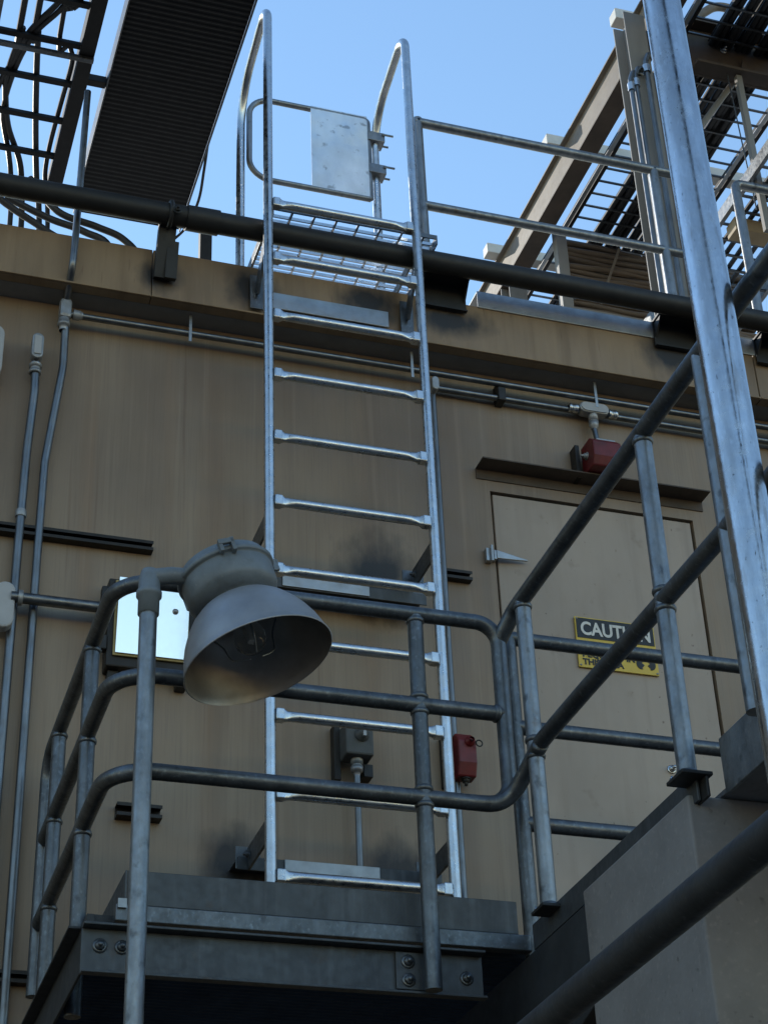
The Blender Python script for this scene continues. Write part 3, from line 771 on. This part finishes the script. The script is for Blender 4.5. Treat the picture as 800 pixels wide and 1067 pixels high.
# bright cover box
t = thing('cover_box', 'wall box with a bright reflective cover half hidden by the lamp', 'box', (1.15, WY, 4.95))
part('box_body', MB().box(.985, 1.325, 6.118, WY - .001, 4.885, 5.262), 'strut', t, 0.006)
part('cover_rim', MB().box(1.008, 1.294, 6.106, 6.1165, 4.926, 5.250), 'brass', t, 0.003)
part('cover_plate', MB().bar((1.1515, 6.101, 4.934), (1.1515, 6.069, 5.242), .272, .004, (0, 1, 0)), 'mirror_cover', t, 0.001)
part('cover_knob', MB().lathe([(0, .012), (.004, .012), (.007, .007), (.010, .007), (.010, 0)], (1.235, 6.081, 5.125), (0, -1, 0), 18), 'cast', t)
for z in (5.19, 4.98):
    part('hinge', MB().box(.958, .985, 6.11, 6.15, z - .03, z + .03), 'black', t, 0.004)
for x in (1.02, 1.28):
    part('foot_tab', MB().box(x - .02, x + .02, 6.15, WY - .002, 4.845, 4.884), 'black', t, 0.002)

# grey outlet box behind the ladder
t = thing('outlet_box', 'small dark grey wall outlet box with round knob seen between ladder rungs', 'box', (1.935, WY, 4.62))
part('back_channel', MB().box(1.872, 1.897, 6.15, WY - .001, 4.53, 4.76), 'strut', t, 0.002)
part('box_body', MB().box(1.895, 2.005, 6.07, 6.165, 4.605, 4.742), 'grey_box', t, 0.008)
part('knob', MB().lathe([(0, .028), (.008, .028), (.012, .020), (.030, .018), (.032, 0)], (1.958, 6.07, 4.685), (0, -1, 0), 20), 'grey_box', t)
part('lever', MB().bar((1.958, 6.036, 4.665), (1.958, 6.036, 4.705), .012, .012, (0, 1, 0)), 'cast', t)
part('hub', MB().lathe([(0, .024), (.02, .024), (.02, .019), (.03, .019), (.03, .024), (.05, .022), (.05, .014), (.07, .012)], (1.950, 6.12, 4.605), (0, 0, -1), 16), 'cast', t)
part('pipe', MB().tube([(1.950, 6.12, 4.55), (1.950, 6.12, 3.6)], .0125, 12), 'conduit', t)
part('foot_tab', MB().box(1.985, 2.02, 6.14, WY - .002, 4.55, 4.60), 'black', t)

# red boxes
def red_box(label, x, z, wd, ht, front):
    t = thing('alarm_box', label, 'alarm box', (x, WY, z))
    part('back_channel', MB().box(x - wd / 2 - .035, x - wd / 2 - .015, 6.14, WY - .001, z - ht * .6, z + ht * .55), 'strut', t, 0.002)
    y0, y1 = front, 6.16
    p_ = [(x - wd / 2, y1, z - ht / 2), (x - wd / 2, y0 + .02, z - ht / 2), (x - wd / 2, y0, z - ht * .22), (x - wd / 2, y0, z + ht * .28), (x - wd / 2, y0 + .035, z + ht / 2), (x - wd / 2, y1, z + ht / 2)]
    body = part('box_body', MB().prism(p_, (wd, 0, 0)), 'red', t, 0.006)
    return t, body
t, body = red_box('red alarm box hanging under the tee fitting above the door', 3.110, 6.165, .135, .15, 6.03)
part('hub', MB().box(3.085, 3.175, 6.075, 6.135, 6.240, 6.256).lathe([(0, .022), (.018, .020), (.028, .014)], (3.122, 6.13, 6.256), (0, 0, 1), 14), 'cast', t, 0.003)
part('side_bolt', MB().hexbolt((3.042, 6.10, 6.165), (-1, 0, 0), .013, .016), 'cast', t)
t, body = red_box('small red alarm box on the wall right of the ladder foot', 2.385, 4.665, .075, .185, 6.08)
part('front_knob', MB().lathe([(0, .020), (.012, .020), (.016, .010), (.03, .010)], (2.395, 6.082, 4.71), (0, -1, 0), 16), 'red', t)
part('pull_ring', MB().tube([(2.428 + .013 * math.cos(R(30 * k)), 6.065, 4.70 + .013 * math.sin(R(30 * k))) for k in range(13)], .003, 6, False), 'strut', t)
part('foot_bolt', MB().hexbolt((2.385, 6.12, 4.572), (0, 0, -1), .014, .016), 'black', t)

# ================================================================== OVERHEAD, LEFT: TRAYS AND CABLES
t = thing('solid_tray', 'wide dark ribbed cable tray overhead at upper left', 'cable tray', (1.13, 5.0, 7.9))
rp = []
y = -6.0; k = 0  # unseen run toward the camera, lengthened to shade the left wall
while y < 7.06:
    rp.append((y, 7.900 if k % 4 in (0, 1) else 7.904)); y += .0075; k += 1
vs_, fs = [], []
for (yy, zz) in rp:
    vs_ += [(.872, yy, zz), (1.396, yy, zz)]
for i in range(len(rp) - 1):
    fs.append((2 * i, 2 * i + 1, 2 * i + 3, 2 * i + 2))
part('ribbed_floor', MB().add(vs_, fs), 'tray_dark', t)
for a, b in ((.864, .871), (1.397, 1.404)):
    part('side_rail', MB().box(a, b, -6.0, 7.06, 7.885, 8.00), 'galv_dark', t, 0.002)
part('support_strut', MB().box(.781, .863, 6.16, 6.20, 7.90, 7.94), 'strut', t, 0.002)
part('support_stanchion', MB().box(1.385, 1.44, 6.48, 6.52, 6.80, 7.50), 'tray_dark', t)
single('hanging_wire', MB().tube(smooth_path([(1.405, 6.45, 7.93), (1.425, 6.62, 7.91), (1.44, 6.80, 7.88), (1.42, 6.98, 7.86), (1.38, 7.06, 7.84)], 6), .007, 8), 'cable', 'thin loose wire hanging off the right side of the ribbed tray', 'wire')

t = thing('ladder_tray', 'open ladder type cable tray overhead in the upper left corner', 'cable tray', (.55, 5.8, 7.9))
part('side_rail', MB().box(.712, .780, -6.0, 6.95, 7.88, 7.99), 'tray_dark', t, 0.003)  # near stretch of this tray is out of view, extended to darken the wall
part('side_rail', MB().box(.322, .347, -6.0, 6.84, 7.88, 7.99), 'galv_dark', t, 0.003)
r0 = part('tray_rung', MB().box(.347, .725, 5.715, 5.745, 7.895, 7.915), 'tray_dark', t, 0.002)
for i in list(range(-48, 0)) + [1, 2, 3, 4]:
    copy_at(r0, (0, .2435 * i, 0))
part('tray_crossbar', MB().box(.32, .78, 6.0, 6.025, 7.86, 7.879), 'galv_dark', t, 0.002)
CG = 'cables lying in the open ladder tray'
for lab, rad, pts in (
    ('leftmost black cable wandering along the open ladder tray', .015, [(.43, 3.0), (.437, 5.8), (.451, 5.95), (.428, 6.20), (.429, 6.34), (.473, 6.58), (.557, 6.79)]),
    ('straight black cable down the middle of the open ladder tray', .015, [(.48, 3.0), (.501, 5.78), (.519, 5.95), (.551, 6.21), (.603, 6.58), (.657, 6.90)]),
    ('black cable crossing the open ladder tray diagonally', .014, [(.72, 3.0), (.66, 5.55), (.586, 5.757), (.486, 5.958), (.442, 6.148), (.40, 6.313), (.37, 6.6)]),
    ('second diagonal black cable beside the first in the open ladder tray', .013, [(.74, 3.0), (.69, 5.5), (.606, 5.78), (.51, 5.965), (.455, 6.2), (.44, 6.5), (.50, 6.75)]),
    ('black cable hugging the right rail of the open ladder tray', .012, [(.60, 3.0), (.608, 5.768), (.668, 5.995), (.694, 6.096), (.689, 6.36), (.683, 6.655), (.692, 6.858)])):
    P = [(x, y, 7.928 + .006 * math.sin(7 * y)) for x, y in pts]
    x, y = pts[-1]
    P += [(x + .03, y + .10, 7.86), (x + .05, y + .14, 7.6), (x + .04, y + .15, 7.1), (x + .04, y + .15, 6.81)]
    single('cable', MB().tube(smooth_path(P, 6), rad, 8), 'cable', lab, 'cable', CG, base=P[0])
for lab, P in (
    ('looping black cable sagging under the black pipe at far left', [(.30, 6.55, 7.62), (.48, 6.58, 7.46), (.68, 6.6, 7.35), (.84, 6.6, 7.22), (.95, 6.6, 6.81)]),
    ('thick black cable arching over the parapet at the left', [(.60, 6.62, 7.66), (.74, 6.6, 7.47), (.92, 6.6, 7.42), (1.05, 6.6, 7.37), (1.13, 6.58, 7.22), (1.15, 6.56, 6.81)]),
    ('lower black cable arching over the parapet at the left', [(.50, 6.62, 7.52), (.70, 6.6, 7.42), (.86, 6.58, 7.36), (.99, 6.56, 7.25), (1.03, 6.55, 6.81)])):
    single('cable', MB().tube(smooth_path(P, 8), .017, 10), 'cable', lab, 'cable', 'sagging cables behind the parapet', base=P[-1])

# ================================================================== OVERHEAD, RIGHT: STEELWORK
t = thing('overhead_beam', 'grey I-beam overhead on the right with protruding cross tubes', 'beam', (3.8, 7.3, 9.2))
part('bottom_flange', MB().box(3.772, 3.888, 4.2, 12.0, 9.188, 9.1985), 'brown_steel', t)  # darker brown than the web and top flange
b = MB().box(3.757, 3.86, 4.2, 12.0, 9.410, 9.420).box(3.785, 3.794, 4.2, 12.0, 9.200, 9.410)
part('beam_section', b, 'beam_top', t)
ct = part('cross_tube', MB().box(3.68, 5.3, 6.405, 6.485, 9.424, 9.50), 'tube_sun_filament_white', t, 0.004)  # sunlit brightness put into the base colour of these tubes
for d in (1.02, 2.045, 3.07, -1.02, -2.04):
    copy_at(ct, (0, d, 0))
def h_column(label, x, y, zt, wd=.135):
    t = thing('steel_column', label, 'column', (x, y, 6.8))
    part('front_flange', MB().box(x - wd / 2, x + wd / 2, y - .07, y - .06, 6.80, zt), 'grey_paint', t, 0.002)
    part('web', MB().box(x - .005, x + .005, y - .06, y + .06, 6.80, zt), 'grey_paint', t)
    part('back_flange', MB().box(x - wd / 2, x + wd / 2, y + .06, y + .07, 6.80, zt), 'grey_paint', t, 0.002)
    part('base_plate', MB().box(x - .12, x + .12, y - .12, y + .12, 6.80, 6.815), 'grey_paint', t)
    return t
h_column('grey steel column on the roof beside the tall pole', 3.688, 6.30, 9.27, .122)
h_column('distant grey steel column on the roof carrying the far end of the beam', 3.835, 8.45, 9.185, .12)
h_column('rear dark steel column half hidden behind the tall pole', 3.98, 6.48, 9.20, .16)
for lab, x, zt, r_ in (('left conduit of the pair strapped to the steel column', 3.585, 8.70, .013), ('bent conduit with a swan neck top beside the steel column', 3.618, 8.74, .012), ('pale conduit climbing the front of the steel column', 3.690, 8.86, .014)):
    y = 6.19
    P = [(x, y, 6.81), (x, y, zt)] + ([(x + .02, y, zt + .06), (x + .07, y + .03, zt + .10), (x + .12, y + .06, zt + .12)])
    t = conduit_thing(lab, fillet(P, .04, 5), r_, 0)
    part('coupling', MB().lathe([(0, r_ * 1.5), (.05, r_ * 1.5)], (x, y, zt - .08), (0, 0, 1), 12), 'galv_new', t)
    part('coupling', MB().lathe([(0, r_ * 1.45), (.04, r_ * 1.45)], (x, y, 8.05), (0, 0, 1), 12), 'galv_new', t)

t = thing('wire_tray', 'wide open cable tray with thin rungs overhead at upper right', 'cable tray', (4.4, 7, 9.3))
for a, b in ((4.02, 4.045), (4.79, 4.815)):
    part('side_rail', MB().box(a, b, 4.4, 9.6, 9.29, 9.37), 'tray_dark', t, 0.002)
    part('rail_lip', MB().box(a - .03, a - .004, 4.4, 9.6, 9.29, 9.295), 'galv_sheet', t)
r0 = part('tray_rung', MB().box(4.045, 4.79, 4.50, 4.512, 9.296, 9.306), 'galv_dark', t)
for i in range(1, 46):
    copy_at(r0, (0, .112 * i, 0))
k = 0
for row in range(2):
    for i in range(11):
        x = 4.225 + .039 * i + (.012 if row else 0)
        ph = random.uniform(0, 6)
        P = [(x + .008 * math.sin(1.7 * y + ph), y, 9.326 + .03 * row + .004 * math.sin(3 * y + ph)) for y in [4.4 + .4 * j for j in range(14)]]
        single('cable', MB().tube(P, .0165, 7), 'cable', 'black cable packed side by side in the wide overhead tray at upper right', 'cable', 'cables packed in the wide overhead tray', base=P[0])
# brown cables crossing at the far end of the tray
for row in range(13):
    for dpt in range(2):
        ph = random.uniform(0, 6); z = 8.70 + .043 * row
        P = [(3.99 + .16 * j + (random.uniform(-.02, .05) if j == 0 else 0), 8.03 + .045 * dpt + .01 * math.sin(j + ph), z + .012 * math.sin(1.3 * j + ph) + random.uniform(-.006, .006)) for j in range(9)]
        single('cable', MB().tube(smooth_path(P, 2), .0205, 7), 'cable_brown', 'brown cable in the layered stack behind the roof guardrail', 'cable', 'brown cables stacked in layers behind the roof rail', base=P[0])
t = thing('cable_rack', 'pale upright rack post holding the brown cable stack', 'rack', (4.0, 8.05, 6.8))
part('upright', MB().box(3.93, 4.00, 7.96, 8.02, 6.80, 9.28), 'grey_paint', t, 0.004)
part('upright', MB().box(5.2, 5.27, 8.12, 8.18, 6.80, 9.28), 'grey_paint', t, 0.004)
part('shelf', MB().box(3.93, 5.27, 7.98, 8.12, 8.64, 8.67), 'grey_paint', t)
part('diagonal_strap', MB().bar((4.18, 7.97, 8.72), (4.36, 7.97, 9.2), .014, .016), 'beam_top', t)
t = thing('brown_crossbeam', 'dark brown crossbeam under the trays right of the tall pole', 'beam', (4.7, 6.4, 9.1))
part('beam_section', MB().box(4.07, 6.4, 6.37, 6.39, 9.07, 9.44).box(4.07, 6.4, 6.28, 6.37, 9.07, 9.09).box(4.07, 6.4, 6.30, 6.37, 9.42, 9.44), 'brown_steel', t, 0.003)
part('gusset', MB().prism([(4.36, 6.36, 9.09), (4.47, 6.36, 9.09), (4.40, 6.36, 9.24)], (0, -.012, 0)), 'brown_steel', t)
part('diagonal_brace', MB().tube([(4.40, 6.42, 9.18), (4.09, 6.46, 8.70)], .018, 10), 'grey_paint', t)
part('bolt', MB().hexbolt((4.30, 6.37, 9.30), (0, -1, 0), .014, .02), 'galv_new', t)
single('bent_pipe', MB().tube(fillet([(4.06, 6.33, 9.40), (4.28, 6.33, 9.615), (5.9, 6.33, 9.60)], .14), .026, 12), 'beam_top', 'brown pipe bent in an arch above the crossbeam at top right', 'pipe')
t = thing('tray_hanger', 'slim pale hanger post dropping from the crossbeam to the lower tray', 'hanger', (4.335, 6.33, 8.1))
part('hanger_post', MB().box(4.318, 4.352, 6.315, 6.345, 7.95, 9.068), 'grey_paint', t, 0.002)
part('hanger_wire', MB().tube([(4.27, 6.33, 9.07), (4.30, 6.34, 8.1)], .004, 6), 'galv_dark', t)
t = thing('low_tray', 'lower cable tray at the right edge below the wide tray', 'cable tray', (4.5, 6.5, 8.3))
for a, b in ((4.28, 4.305), (4.80, 4.825)):
    part('side_rail', MB().box(a, b, 5.2, 8.4, 8.29, 8.37), 'galv_old', t, 0.002)
r0 = part('tray_rung', MB().box(4.305, 4.80, 5.3, 5.315, 8.297, 8.307), 'galv_dark', t)
for i in range(1, 27):
    copy_at(r0, (0, .115 * i, 0))
for i in range(6):
    x = 4.40 + .06 * i
    P = [(x + .01 * math.sin(1.5 * y + i), y, 8.325) for y in [5.2 + .4 * j for j in range(9)]]
    single('cable', MB().tube(P, .0145, 7), 'cable', 'black cable lying in the lower tray at the right edge', 'cable', 'cables lying in the lower right tray', base=P[0])
part('tray_bearer', MB().box(4.33, 6.0, 6.60, 6.70, 8.20, 8.285), 'tan_paint', t, 0.003, 'tan painted bearer under the tray')
part('bearer_post', MB().box(5.6, 5.7, 6.60, 6.70, 6.80, 8.20), 'tan_paint', t)
single('end_plate', MB().prism([(4.0, 5.86, 6.98), (4.0, 5.86, 7.09), (4.06, 5.86, 7.17), (4.22, 5.86, 7.17), (4.22, 5.86, 6.98)], (0, .012, 0)), 'galv_sheet', 'pale cut-corner metal plate at the right edge above the black pipe', 'plate')
